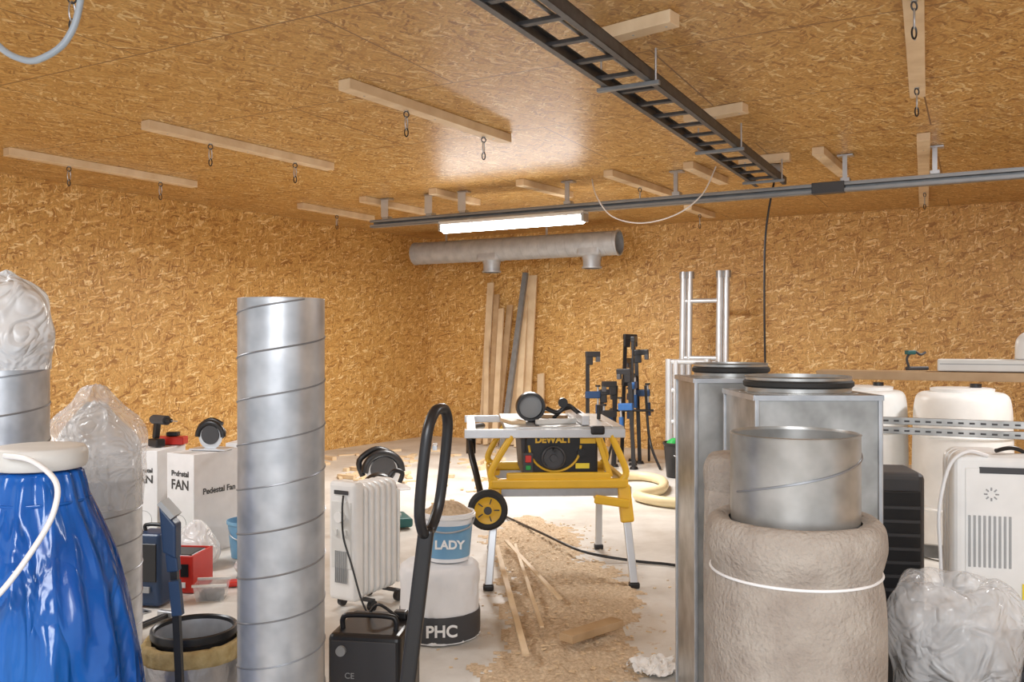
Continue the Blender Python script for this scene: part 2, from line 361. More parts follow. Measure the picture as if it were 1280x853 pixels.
# ------------------------------------------------------------ scaffold frames
def scaff(name,x,y,z,w,rz,hs,tops=True,tilt=0):
    g=G(name,(x,y,0),rz,rx=tilt)
    for k,xx in enumerate((-w/2,w/2)):
        g.cyl('post_%d'%k,(xx,0,.0),(xx,0,z),.040,'alu'); g.cyl('post_%d_outer'%k,(xx+.08,0,.1),(xx+.08,0,z-.02),.034,'alu')
        if tops: g.cyl('coupling_%d'%k,(xx,0,z-.05),(xx,0,z+.03),.05,'steel'); g.cyl('coupling_%db'%k,(xx+.085,0,z-.05),(xx+.085,0,z+.03),.045,'steel')
    for h in hs: g.cyl('rung',(-w/2,0,h),(w/2,0,h),.028,'alu')
scaff('aluminium_scaffold_frame',2.2,10.35,2.2,.44,-28,[.3,.75,1.2,1.88],tilt=-3)
scaff('aluminium_scaffold_frame',1.95,9.75,1.2,.42,-20,[.2,.5,.85,1.17],tops=False)
# ------------------------------------------------------------ clamps
def clamp(x,y,h,rz,col='blue',lean=0,z=0):
    g=G('bar_clamp',(x,y,z),rz,ry=lean)
    g.box('bar',(0,0,h/2),(.042,.018,h),'black')
    g.box('fixed_jaw',(.06,0,h-.03),(.17,.05,.065),'black',bev=.01); g.box('fixed_pad',(.12,0,h-.085),(.045,.05,.06),'dgrey',bev=.006)
    g.box('jaw_web',(.02,0,h-.09),(.08,.04,.12),'black',bev=.01)
    m=h*.62
    g.box('sliding_jaw',(.06,0,m),(.17,.05,.08),col,bev=.01); g.cyl('screw',(.12,0,m-.12),(.12,0,m+.09),.012,'steel',seg=10); g.cyl('handle',(.12,0,m-.26),(.12,0,m-.11),.027,col,seg=12)
    g.lathe('pad',[(0,0),(.03,0),(.03,.02),(0,.02)],'black',12,c=(.12,0,m+.09))
    g.lathe('foot',[(0,0),(.05,0),(.04,.03),(0,.03)],'black',12)
for x,y,h,r,l,c_ in[(.85,9.9,1.28,10,0,'navy'),(1.27,10.2,1.48,20,2,'black'),(1.36,9.9,1.45,70,0,'blue'),(1.46,10.05,1.30,-20,-2,'navy'),(1.33,9.6,1.1,150,3,'blue'),(1.14,9.8,.95,190,0,'black'),(1.04,9.95,.85,0,-2,'navy'),(1.40,10.25,1.2,100,0,'navy')]:
    clamp(x,y,h,r,c_,l)
g=G('clamp_rack',(1.34,9.85,0)); 
for xx in(-.2,.2): g.tube('leg',[(xx*1.3,-.35,.02),(xx,0,.3),(xx*.8,.05,.9)],.015,'black'); g.tube('leg_back',[(xx*1.2,.3,.02),(xx,.05,.3)],.015,'black')
g.cyl('cross_bar',(-.25,.03,.62),(.25,.03,.62),.014,'black')
# ------------------------------------------------------------ table saw
g=G('table_saw',(.27,5.0,0),3)
TD=.90; TC=.05+TD/2
g.box('table_plate',(0.0,TC,.895),(.62,TD,.03),'saw',bev=.006)
g.box('table_extension',(.345,TC,.895),(.07,TD,.026),'saw',bev=.004)
g.box('front_rail',(-.08,.03,.872),(.92,.035,.05),'alu',bev=.004); g.box('rear_rail',(-.08,TD+.06,.875),(.92,.035,.045),'alu',bev=.004)
g.box('side_rail',(-.5,TC,.88),(.05,TD,.02),'alu'); g.box('table_slot',(-.12,TC,.9115),(.02,TD-.02,.003),'dgrey'); g.box('blade_insert',(.03,TC,.9115),(.09,.36,.003),'dgrey')
g.mesh('body_shell',[(-.22,.08,.88),(.24,.08,.88),(.24,.72,.88),(-.22,.72,.88),(-.20,.12,.60),(.21,.12,.60),(.21,.66,.60),(-.20,.66,.60)],
 [(0,1,5,4),(1,2,6,5),(2,3,7,6),(3,0,4,7),(4,5,6,7),(3,2,1,0)],'dgrey',bev=.015)
g.box('front_panel',(.02,.085,.735),(.42,.03,.22),'black',bev=.012)
g.box('name_plate',(-.03,.062,.832),(.30,.01,.04),'black'); g.text('name_text','DEWALT',(-.03,.055,.832),.052,'yellow',bold=.0025)
g.box('side_badge',(.17,.062,.832),(.09,.01,.045),'yellow'); 
g.box('switch_box',(-.175,.06,.70),(.06,.03,.12),'dgrey',bev=.006); g.box('stop_paddle',(-.175,.04,.725),(.034,.015,.04),'red',bev=.004); g.box('start_button',(-.175,.04,.675),(.028,.012,.025),'green',bev=.003)
g.tube('scale_arc',[(-.02+.15*math.cos(t),.062,.80+.15*math.sin(t)) for t in [math.pi+ i*math.pi/8 for i in range(9)]],.007,'yellow')
g.lathe('hand_wheel',[(0,-.03),(.02,-.03),(.022,-.012),(.055,-.012),(.062,-.02),(.07,-.012),(.062,0),(0,0)],'dgrey',32,c=(-.03,.05,.73),axis='y'); g.cyl('crank',(-.03,.04,.78),(-.03,-.02,.78),.009,'black',seg=12)
g.cyl('bevel_knob',(.13,.06,.76),(.13,.02,.76),.022,'black'); g.box('warning_label',(.14,.066,.68),(.08,.004,.03),'yellowl')
g.box('fence_lock',(.22,.02,.89),(.08,.05,.05),'black',bev=.012)
for y in(.03,.76):
    g.tube('cage',[(-.36,y,.60),(-.385,y,.66),(-.27,y,.86)],.02,'yellow'); g.tube('cage_r',[(.36,y,.60),(.385,y,.66),(.30,y,.86)],.02,'yellow')
    g.box('cage_bar',(0,y,.585),(.78,.045,.055),'yellow',bev=.012)
g.box('cage_tray',(0,.04,.625),(.6,.03,.045),'yellow',bev=.01)
for x in(-.38,.38): g.box('cage_side',(x,.4,.585),(.04,.76,.05),'yellow',bev=.012)
g.bar('cage_brace',(.30,.05,.62),(.22,.05,.86),.03,.03,'yellow',up=(0,1,0),bev=.005)
g.bar('stand_rail_f',(-.38,.06,.535),(.42,.06,.535),.04,.05,'steel'); g.bar('stand_rail_b',(-.38,.74,.535),(.4,.74,.535),.04,.05,'steel')
for n,x,xf,y,yf in(('fl',-.36,-.405,.06,-.04),('fr',.38,.42,.06,-.04),('bl',-.34,-.36,.74,.9),('br',.34,.36,.74,.9)):
    g.bar('leg_'+n,(x,y,.52),(xf,yf,.02),.045,.028,'alu',up=(0,1,0),bev=.006)
    g.bar('hinge_'+n,(x-.005,y,.57),(x+(xf-x)*.35,y+(yf-y)*.35,.36),.075,.06,'yellow',up=(0,1,0),bev=.012)
    g.box('foot_'+n,(xf,yf,.018),(.06,.05,.035),'black',bev=.01)
g.bar('latch',(.2,-.0,.50),(.4,-.0,.47),.03,.05,'yellow',bev=.01)
g.lathe('tyre',[(.075,-.028),(.095,-.03),(.112,-.015),(.112,.015),(.095,.03),(.075,.028)],'rubber',36,c=(-.41,-.08,.46),axis='y')
g.lathe('hub',[(0,-.03),(.03,-.03),(.032,-.018),(.06,-.015),(.078,-.024),(.08,0),(.08,.02),(0,.02)],'yellow',36,c=(-.41,-.08,.46),axis='y')
g.lathe('hub_cap',[(0,-.035),(.022,-.035),(.024,-.02)],'dgrey',24,c=(-.41,-.08,.46),axis='y')
for i in range(5):
    t=i*2*math.pi/5; g.box('hub_rib_%d'%i,(-.41+.05*math.cos(t),-.098,.46+.05*math.sin(t)),(.03,.006,.006),'dgrey',rot=(0,-math.degrees(t),0))
g.cyl('axle',(-.41,-.06,.46),(-.36,.08,.5),.013,'steel')
g.lathe('dust_port_ring',[(.07,-.05),(.085,-.05),(.09,-.03),(.09,.02),(.075,.03),(.07,.02)],'black',36,c=(-.14,.35,1.002),axis='y')
g.lathe('dust_port_web',[(0,.0),(.07,0)],'grey',36,c=(-.14,.35,1.002),axis='y')
g.tube('guard_arm',[(-.05,.3,.995),(.02,.3,.97),(.08,.3,1.01),(.13,.3,.98),(.2,.25,.92)],.014,'black')
g.tube('guard_arm_2',[(.0,.35,.93),(.05,.33,.98),(.1,.3,1.0)],.012,'black')
g.lathe('knob',[(0,-.02),(.028,-.02),(.03,0),(.028,.02),(0,.02)],'black',20,c=(.05,.28,1.03),axis='y')
g.box('mitre_gauge_head',(-.0,.2,.925),(.26,.03,.03),'offwhite',rot=(0,0,22),bev=.005); g.box('rip_fence',(.16,TC,.94),(.045,TD-.04,.055),'alu',bev=.005)
g.box('wood_piece',(-.25,.3,.92),(.09,.22,.018),'wood',rot=(0,0,15)); g.box('push_stick',(-.03,.6,.922),(.3,.04,.02),'wood2',rot=(0,0,-30))
g.cyl('side_post',(.30,.5,.91),(.30,.5,1.0),.012,'black')
g.tube('dust_hose',[(-.42,.93,.83),(-.5,.6,.84),(-.5,.45,.72),(-.47,.35,.6),(-.44,.2,.48)],.02,'black'); g.cyl('dust_hose_cuff',(-.50,.50,.70),(-.50,.52,.84),.03,'black')

# ------------------------------------------------------------ saw dust and strips
v=[];f=[];nx,ny=100,190; idx={}
xs=[-.5+1.6*i/nx for i in range(nx+1)]; ys=[3.0+3.9*j/ny for j in range(ny+1)]
def hh(x,y):
    tt=[(3.0,.20,.30),(3.6,.20,.30),(4.2,.25,.30),(4.6,.32,.34),(4.95,.38,.40),(5.3,.30,.38),(5.7,.16,.38),(6.2,.10,.32),(6.6,.10,.28),(6.9,.12,.12)]
    for k in range(len(tt)-1):
        if tt[k][0]<=y<=tt[k+1][0]:
            q=(y-tt[k][0])/(tt[k+1][0]-tt[k][0]); c=tt[k][1]*(1-q)+tt[k+1][1]*q; w=tt[k][2]*(1-q)+tt[k+1][2]*q; break
    e=1-abs(x-c)/w
    n=noise.noise(Vector((x*3.2,y*2.2,0)))*.5+noise.noise(Vector((x*9,y*8,3)))*.35+noise.noise(Vector((x*30,y*26,7)))*.25
    return e+n-.10
for j,y in enumerate(ys):
    for i,x in enumerate(xs):
        h=hh(x,y); z=max(0,min(h,1.1))
        idx[i,j]=(len(v),h); v.append((x,y,.001+.035*z**.8+ (noise.noise(Vector((x*22,y*22,1)))*.016+noise.noise(Vector((x*60,y*60,1)))*.008 if h>0.1 else 0)*min(1,z*3)))
for j in range(ny):
    for i in range(nx):
        q=[idx[i,j],idx[i+1,j],idx[i+1,j+1],idx[i,j+1]]
        if max(a[1] for a in q)>0: f.append(tuple(a[0] for a in q))
v=[(a[0],a[1],max(a[2],.001)) for a in v]
gd=G('sawdust_pile'); gd.mesh('heap',v,f,'dust',True)
def boxes(items):
    v=[];f=[]
    for (c,d,r) in items:
        Rm=Matrix.Rotation(r,3,'Z'); b0=len(v)
        for x in(-.5,.5):
            for y in(-.5,.5):
                for z in(-.5,.5): v.append(Vector(c)+Rm@Vector((x*d[0],y*d[1],z*d[2])))
        f+=[tuple(b0+k for k in q) for q in [(0,1,3,2),(4,6,7,5),(0,4,5,1),(2,3,7,6),(0,2,6,4),(1,5,7,3)]]
    return v,f
it=[]
for i in range(60):
    y=random.uniform(8.6,11.2); x=random.uniform(-2.2,-.1)*y/10.
    h=random.uniform(.012,.045); it.append(((x,y,h/2+.001),(random.uniform(.04,.26),random.uniform(.03,.07),h),random.uniform(0,3.14)))
for i in range(16):
    y=random.uniform(7.2,8.5); x=random.uniform(-.75,-.1); h=random.uniform(.008,.02); it.append(((x,y,h/2+.001),(random.uniform(.03,.1),random.uniform(.02,.04),h),random.uniform(0,3.14)))
v,f=boxes(it); single('wood_offcuts',v,f,M['wood'])
it=[]
for i in range(420):
    y=random.uniform(3.2,6.8); x=random.gauss(.26,.25); h=hh(min(max(x,-.5),1.1),min(y,6.89)); it.append(((x,y,.003+(.035*min(h,1.1)**.8+.004 if h>0 else 0)),(random.uniform(.008,.03),random.uniform(.004,.012),.004),random.uniform(0,3.14)))
v,f=boxes(it); gd.mesh('shavings',v,f,'wood')
def strip(name,a,b,w,h,mat):
    g=G(name); g.bar('wood',a,b,w,h,mat,bev=.002)
strip('wooden_strip',(-.10,5.75,.060),(.06,3.75,.06),.03,.012,'wood'); strip('wooden_strip',(-.04,5.9,.06),(.25,4.55,.065),.025,.012,'wood'); strip('wooden_strip',(.02,5.8,.06),(.14,4.1,.066),.02,.01,'wood')
strip('wooden_board',(.24,3.92,.075),(.50,4.18,.065),.075,.035,'wood2')
g=G('extension_cord'); g.tube('cord',[(-.05,6.95,.012),(.2,6.15,.06),(.45,5.65,.05),(.75,5.55,.015),(1.0,5.45,.012),(1.3,5.2,.012)],.009,'black')
g=G('suction_hose')
g.tube('hose',[(.85,8.3,.048),(1.0,8.7,.048),(1.3,8.8,.048),(1.45,8.5,.048),(1.35,8.0,.048),(1.1,7.7,.048),(1.35,7.35,.048),(1.9,7.3,.048),(2.4,7.6,.048)],.045,'hose')
g=G('black_bucket',(1.72,9.05,0)); g.lathe('pail',[(0,.005),(.13,.005),(.16,.36),(.17,.36),(.17,.34),(.155,.33),(.13,.02),(0,.02)],'black',28); g.tube('handle',[(-.16,0,.34),(-.1,-.1,.25),(0,-.16,.22),(.1,-.1,.25),(.16,0,.34)],.006,'steel')
g.lathe('green_rag',[(0,.39),(.05,.40),(.1,.37),(.12,.33)],'green',20,disp=lambda t,z,j,r:.02*math.sin(5*t))

# ------------------------------------------------------------ spiral duct front
g=G('spiral_duct',(-.681,2.6,0)); spiral(g,.125,1.523,pitch=.128,seamr=.0028)
g.lathe('inner_lining',[(.119,1.52),(.119,.01)],'galv2',48)
g.tube('rim',[(.124*math.cos(i*math.pi/12),.124*math.sin(i*math.pi/12),1.523) for i in range(24)],.002,'galv',2,True,6)

# ------------------------------------------------------------ bags helper
def crumple(amp,f1,f2,seed=0):
    def d(t,z,j,r):
        p=Vector((math.cos(t)*f1,math.sin(t)*f1,z*f2+seed)); n=1-2*abs(noise.noise(p)); n2=1-2*abs(noise.noise(p*2.3+Vector((5,5,5))))
        n3=noise.noise(p*5.1)
        return (n*.55+n2*.35+n3*.25-.3)*amp*min(1,r/.05)
    return d
def jitter(amp,seed,jmin=1):
    rnd=random.Random(seed); cache={}
    def q(t,z,j,r,n):
        if j<jmin: return (0,0,0)
        k=(round(t,4),j)
        if r<.012: k=('apex',j)
        if k not in cache: cache[k]=(rnd.uniform(-amp,amp),rnd.uniform(-amp,amp),rnd.uniform(-amp,amp)*.9)
        return cache[k]
    return q
def prof(pts,n=6):
    P=catmull([(a,0,b) for a,b in pts],n); return [(max(0,p.x),p.z) for p in P]
g=G('bagged_spiral_duct',(-1.785,3.1,0)); spiral(g,.14,1.386,pitch=.13)
g.lathe('plastic_bag',[(.146,1.30),(.147,1.34),(.156,1.375),(.158,1.42),(.146,1.47),(.15,1.52),(.128,1.57),(.085,1.60),(.05,1.625),(.012,1.64),(0,1.642)],'bag',26,jit=jitter(.018,3,2),ang=75,subd=2)
g.lathe('bag_lining',[(.13,1.40),(.135,1.45),(.12,1.50),(.09,1.55),(.05,1.58),(0,1.59)],'bagt',20,jit=jitter(.02,5,1),ang=75,subd=2)
g=G('bagged_spiral_duct',(-1.87,3.95,0)); spiral(g,.195,.80,pitch=.13)
g.lathe('plastic_bag',[(.202,.66),(.204,.73),(.212,.80),(.220,.88),(.216,.96),(.19,1.03),(.15,1.08),(.11,1.11),(.075,1.16),(.04,1.20),(.01,1.215),(0,1.216)],'bagt',26,jit=jitter(.024,8,2),ang=75,subd=2)
g.lathe('inner_bag',[(.198,.79),(.20,.86),(.185,.93),(.145,.99),(.1,1.04),(.06,1.09),(.02,1.13),(0,1.13)],'bag',22,jit=jitter(.028,18,1),ang=75,subd=2)
# blue wrapped item
g=G('blue_wrapped_duct',(-1.29,2.4,0))
def pleat(t,z,j,r):
    w=math.sin(t*12+noise.noise(Vector((t*2,z*2,0)))*4)*.35+ (1-2*abs(noise.noise(Vector((math.cos(t)*5,math.sin(t)*5,z*1.6)))))*.5+noise.noise(Vector((math.cos(t)*9,math.sin(t)*9,z*7)))*.35
    return w*(.012+.022*min(1,max(0,(1.05-z)/.5)))
g.lathe('film',prof([(.0,.004),(.24,.01),(.27,.1),(.27,.3),(.25,.46),(.225,.65),(.185,.80),(.14,.92),(.12,.98),(.108,1.03),(.09,1.05),(0,1.052)],9),'bluebag',128,disp=pleat,ang=80)
g.tube('tie',[(.128*math.cos(i*math.pi/6),.128*math.sin(i*math.pi/6),.97) for i in range(12)],.004,'bluebag',3,True,6)
g.lathe('lid',prof([(0,1.115),(.10,1.115),(.118,1.105),(.122,1.085),(.118,1.062),(.10,1.054),(0,1.054)],4),'offwhite',48)
g=G('white_cord'); g.tube('cord',[(-1.30,2.255,1.105),(-1.2,2.2,1.10),(-1.13,2.18,1.05),(-1.125,2.16,.98),(-1.16,2.14,.90),(-1.22,2.10,.80),(-1.32,2.08,.70)],.007,'cord')

# ------------------------------------------------------------ short insulated duct fitting
g=G('insulated_duct_fitting',(-1.155,3.2,0))
g.lathe('wool',prof([(.145,.005),(.175,.01),(.182,.1),(.18,.22),(.175,.30),(.165,.325),(.145,.32)],5),'wool',48,disp=crumple(.015,5,9,2))
g.lathe('foil_wrap',[(.186,.02),(.187,.27)],'foil',64,disp=crumple(.014,6,14,4),ang=70)
g.lathe('collar',[(.14,.25),(.14,.33),(.15,.335),(.152,.35),(.15,.362),(.142,.365),(.136,.36),(.134,.345)],'black',56)
g.lathe('collar_inner',[(.134,.348),(.131,.33),(.129,.20),(.126,.2),(.124,.02),(0,.02)],'galv',48)
# prop pole
g=G('telescopic_prop_pole')
g.bar('pole',(-.965,2.6,.02),(-1.0,2.6,.80),.020,.020,'black'); g.bar('upper_sleeve',(-.998,2.6,.72),(-1.012,2.6,.86),.030,.034,'navy',bev=.004)
g.mesh('head',[(-1.035,2.575,.92),(-.985,2.575,.86),(-.985,2.625,.86),(-1.035,2.625,.92),(-1.025,2.575,.78),(-.985,2.575,.76),(-.985,2.625,.76),(-1.025,2.625,.78)],[(0,1,5,4),(1,2,6,5),(2,3,7,6),(3,0,4,7),(4,5,6,7),(3,2,1,0)],'navy',bev=.006)
g.box('pad',(-1.012,2.6,.905),(.06,.06,.015),'grey',rot=(0,48,0)); g.cyl('foot',(-.965,2.6,.001),(-.965,2.6,.03),.04,'rubber')
g.bar('trigger',(-.985,2.57,.70),(-.975,2.57,.60),.02,.03,'navy')

# ------------------------------------------------------------ pallet truck
g=G('pallet_truck',(-.285,2.0,0))
w=.062; cs,sn=math.cos(72*D2R),math.sin(72*D2R)
lp=[(0,1.246),(.5,1.24),(.9,1.21),(1,1.16),(1.,1.08),(.9,1.02),(.6,.985),(.25,.965),(-.25,.965),(-.6,.985),(-.9,1.02),(-1,1.08),(-1,1.16),(-.9,1.21),(-.5,1.24)]
g.tube('handle_loop',[(.056+.066*(z-.63)/.62+a*w*cs, a*w*sn, z) for a,z in lp],.0125,'black',5,True,12)
g.bar('handle_stem',(.0,0,.22),(.091,0,.975),.036,.036,'black',up=(0,1,0),bev=.008)
g.bar('release_lever',(.112,-.03,1.16),(.108,.03,1.16),.010,.010,'steel')
g.cyl('pump_body',(0,0,.12),(0,0,.34),.06,'dgrey'); g.box('pump_foot',(0,-.02,.15),(.2,.12,.1),'dgrey',bev=.01)
for x in(-.05,.05): g.cyl('steer_wheel',(x-.022,0.05,.09),(x+.022,.05,.09),.088,'rubber')
for x in(-.19,.19): g.box('fork',(x,-.62,.09),(.16,1.1,.045),'dgrey',bev=.012); g.cyl('fork_roller',(x-.04,-1.08,.041),(x+.04,-1.08,.041),.04,'rubber')
g.box('fork_bridge',(0,-.1,.13),(.54,.06,.12),'dgrey',bev=.01)

# ------------------------------------------------------------ black battery / inverter box
g=G('black_power_unit',(-.53,3.16,0),-8)
g.box('case',(0,.14,.18),(.27,.30,.33),'black',bev=.02); g.box('front_plate',(0,-.014,.18),(.24,.006,.29),'dgrey',bev=.004)
for x in(-.1,.1): g.box('foot',(x,.14,.01),(.04,.25,.018),'rubber')
g.tube('handle',[(-.1,.06,.345),(-.1,.06,.38),(-.07,.06,.395),(.07,.06,.395),(.1,.06,.38),(.1,.06,.345)],.01,'black',5)
g.text('marks','CE',(-.05,-.018,.20),.03,'grey'); 
for i in range(6): g.box('vent_%d'%i,(.05,-.018,.08+.015*i),(.09,.004,.006),'black')
g.tube('cable',[(.1,.2,.34),(.13,.15,.38),(.15,.02,.34),(.16,-.04,.2),(.2,-.04,.02),(.35,.1,.012)],.007,'black'); g.cyl('dial',(-.08,-.03,.29),(-.08,-.014,.29),.018,'grey')
g.box('plug',(.08,.2,.36),(.05,.04,.03),'black',bev=.006); g.tube('cable_2',[(-.05,.22,.35),(0,.18,.4),(.08,.16,.36)],.006,'black')

# ------------------------------------------------------------ oil radiators
def fin(g,i,y,w,z0,h):
    S=8; pts=[]; r=.045
    for (cx_,cz_,a0) in((w/2-r,z0+h-r,0),(-w/2+r,z0+h-r,90),(-w/2+r,z0+r,180),(w/2-r,z0+r,270)):
        for k in range(S+1):
            t=(a0+90*k/S)*D2R; pts.append((cx_+r*math.cos(t),cz_+r*math.sin(t)))
    n=len(pts); v=[];prof_=[(-.017,.86),(-.013,.97),(-.003,1.),(.003,1.),(.013,.97),(.017,.86)]
    zc=z0+h/2
    for dy,s in prof_:
        for px,pz in pts: v.append((px*(1-(1-s)*1.),y+dy,zc+(pz-zc)*(1-(1-s)*.35)))
    m=len(prof_); f=[(j*n+k,j*n+(k+1)%n,(j+1)*n+(k+1)%n,(j+1)*n+k) for j in range(m-1) for k in range(n)]
    f+=[tuple(range(n-1,-1,-1)),tuple(range((m-1)*n,m*n))]
    g.mesh('fin_%d'%i,v,f,'white',True,ang=35)
def radiator(name,loc,rz,nf,h,w,panelw,dz=.07,big=False):
    g=G(name,loc,rz)
    for i in range(nf): fin(g,i,.10+.048*i,w,dz,h-dz-.02)
    L=.10+.048*nf
    g.box('control_panel',(0,.035,dz/2+h/2),(panelw,.075,h-dz),'white',bev=.022)
    gz=h*(.56 if big else .36); gh=h*(.26 if big else .24)
    g.box('panel_inset',(0,-.004,h*.60),(panelw*(.78 if big else .72),.006,h*(.66 if big else .5)),'white' if big else 'offwhite',bev=.003)
    for k in range(9): g.box('grille_%d'%k,((-.045 if big else 0)-panelw*.2+panelw*.05*k,-.008,gz),(panelw*.022,.006,gh),'grey')
    if not big:
        g.cyl('thermostat',(0,-.03,h*.74),(0,-.005,h*.74),.028,'white'); g.box('switch',(-.03,-.012,h*.62),(.02,.012,.03),'offwhite'); g.box('switch_2',(.03,-.012,h*.62),(.02,.012,.03),'offwhite')
        g.tube('cord_wrap',[(panelw*.1,-.01,h*.9),(panelw*.16,-.03,h*.8),(panelw*.2,-.03,h*.6),(panelw*.5,-.03,h*.4),(panelw*.9,-.04,h*.16),(panelw*1.3,-.05,.02)],.005,'black')
    else:
        for k in range(8):
            t=k*math.pi/4; g.tube('rosette_%d'%k,[(-.04+.012*math.cos(t),-.0085,h*.80+.012*math.sin(t)),(-.04+.022*math.cos(t),-.0085,h*.80+.022*math.sin(t))],.0025,'grey',2,seg=6)
    g.box('grip_slot',(0,-.006,h*.92),(panelw*.5,.006,.02),'dgrey')
    for yy in(.12,L-.05):
        g.box('wheel_bracket',(0,yy,dz*.8),(w*1.35,.03,.012),'dgrey')
        for x in(-w*.62,w*.62): g.cyl('castor',(x-.012,yy,.03),(x+.012,yy,.03),.028,'black',seg=16)
    g.box('end_plate',(0,L+.0,h*.5),(w*.9,.02,h*.75),'white',bev=.008)
    return g
radiator('oil_radiator',(-.87,4.5,0),-30,6,.68,.16,.18)
g=radiator('oil_radiator',(1.60,2.86,.385),-14,7,.645,.2,.30,big=True)
g.box('rating_label',(.095,-.01,.33),(.06,.003,.12),'carton'); g.text('rating_text','230V~\n2000W\nIP20\nCE',(.095,-.013,.355),.018,'text')
g.box('warning_label',(.10,-.01,.205),(.10,.003,.05),'yellowl'); g.text('warning_text','ADVARSEL',(.10,-.013,.21),.016,'text')
g.tube('power_lead',[(-.05,.0,.64),(-.12,-.03,.655),(-.17,-.02,.60),(-.19,.02,.45),(-.18,.05,.3),(-.17,.06,.1)],.006,'cord'); g.tube('power_lead_2',[(.15,.1,.60),(.05,.05,.66),(-.02,.02,.655)],.007,'black')
g=G('plastic_crate',(1.69,3.04,0),-14); g.box('body',(0,0,.185),(.44,.5,.36),'dgrey',bev=.015); g.box('rim',(0,0,.365),(.47,.53,.03),'black',bev=.008)
for i in range(5): g.box('rib_%d'%i,(-.18+.09*i,-.255,.17),(.012,.012,.3),'black')
# ------------------------------------------------------------ bucket on bag
g=G('rolled_insulation_sack',(-.345,4.2,0))
g.lathe('sack',prof([(0,.005),(.17,.005),(.185,.04),(.182,.2),(.186,.30),(.17,.345),(.12,.355),(0,.356)],6),'carton',64,disp=crumple(.012,5,6,5))
g.lathe('dark_band',[(.189,.015),(.192,.05),(.192,.115),(.189,.135)],'dgrey',64,disp=crumple(.006,5,6,5))
g.text('print','PHC',(.025,-.200,.075),.075,'textb',rot=(90,0,6),bold=.002)
g=G('paint_bucket',(-.305,4.2,.362))
g.lathe('pail',[(0,.002),(.10,.002),(.118,.21),(.126,.213),(.126,.228),(.12,.228),(.116,.213),(.098,.01),(0,.01)],'carton',48)
g.lathe('label_wrap',[(.1035,.02),(.1175,.175)],'lblue',48)
g.lathe('rim',[(.12,.203),(.131,.206),(.131,.218),(.12,.22)],'white',48)
g.lathe('sawdust_fill',prof([(.114,.21),(.09,.235),(.05,.265),(0,.275)],5),'dust',40,disp=crumple(.02,6,9,5))
g.text('label_text','LADY',(0.015,-.122,.09),.055,'textb',rot=(84,0,0),bold=.002)
g.tube('handle',[(-.127,0,.20),(-.1,-.09,.165),(0,-.133,.15),(.1,-.09,.165),(.127,0,.20)],.004,'grey')

# ------------------------------------------------------------ right hand duct group
g=G('insulated_duct',(.706,2.2,0))
g.lathe('insulation',prof([(0,.004),(.206,.006),(.211,.1),(.213,.4),(.215,.65),(.211,.78),(.203,.832),(.210,.86),(.218,.90),(.212,.945),(.19,.965),(.16,.955)],8),'felt',96,disp=lambda t,z,j,r:.004*noise.noise(Vector((math.cos(t)*3,math.sin(t)*3,z*4))))
g.tube('tie_band',[(.205*math.cos(i*math.pi/12),.205*math.sin(i*math.pi/12),.832) for i in range(24)],.0035,'cord',3,True,6)
g.lathe('duct_collar',[(.150,.86),(.150,.945),(.155,.95),(.155,.965),(.156,.99),(.156,1.165),(.158,1.17),(.154,1.172),(.152,1.165),(.151,.9)],'galv2',72)
pts=[]
for i in range(61):
    t=-2.9+i/60*2.9; pts.append((.157*math.cos(t),.157*math.sin(t),1.03+i/60*.10))
g.tube('spiral_seam',pts,.003,'galvseam',seg=5,smooth=False)
g.lathe('inner_wall',[(.151,1.165),(.151,.9),(0,.9)],'galv2',48)
g=G('insulation_roll',(.635,2.51,0)); g.lathe('roll',prof([(0,.004),(.075,.006),(.082,.1),(.084,.9),(.078,.96),(.084,1.0),(.083,1.05),(.06,1.08),(0,1.085)],6),'felt',48,disp=crumple(.006,4,5,6))
def boxduct(name,c,w,d,h,r,rz=0):
    g=G(name,(c[0],c[1],0),rz)
    g.box('casing',(0,0,h/2+.001),(w,d,h),'galv2',bev=.003)
    for x in(-w/2,w/2):
        for y in(-d/2,d/2): g.box('corner_seam',(x,y,h/2+.002),(.014,.014,h-.004),'galv',bev=.003)
    for s,(cx_,cy_,sx,sy) in enumerate(((0,-d/2,w,.012),(0,d/2,w,.012),(-w/2,0,.012,d),(w/2,0,.012,d))): g.box('top_flange_%d'%s,(cx_,cy_,h-.006),(sx+.01,sy+.006,.016),'galv')
    g.lathe('collar',[(r+.02,h),(r+.02,h+.004),(r,h+.006),(r,h+.02),(r+.004,h+.022),(r+.004,h+.03),(r,h+.032),(r,h+.05),(r+.003,h+.053),(r-.003,h+.055),(r-.004,h+.03),(r-.004,h+.005)],'galv2',64)
    g.lathe('gasket',[(r+.001,h+.018),(r+.008,h+.024),(r+.008,h+.036),(r+.001,h+.042)],'rubber',64)
    g.lathe('collar_floor',[(r-.004,h+.003),(0,h+.003)],'dgrey',48)
    for i in range(6): g.cyl('rivet',(-w/2+.006,-d/2-.007,h*(.1+.16*i)),(-w/2+.006,-d/2-.003,h*(.1+.16*i)),.004,'steel',seg=8)
boxduct('rectangular_duct_silencer',(.93,2.865),.375,.39,1.233,.165)
boxduct('rectangular_duct_silencer',(.835,3.36),.34,.36,1.262,.137)
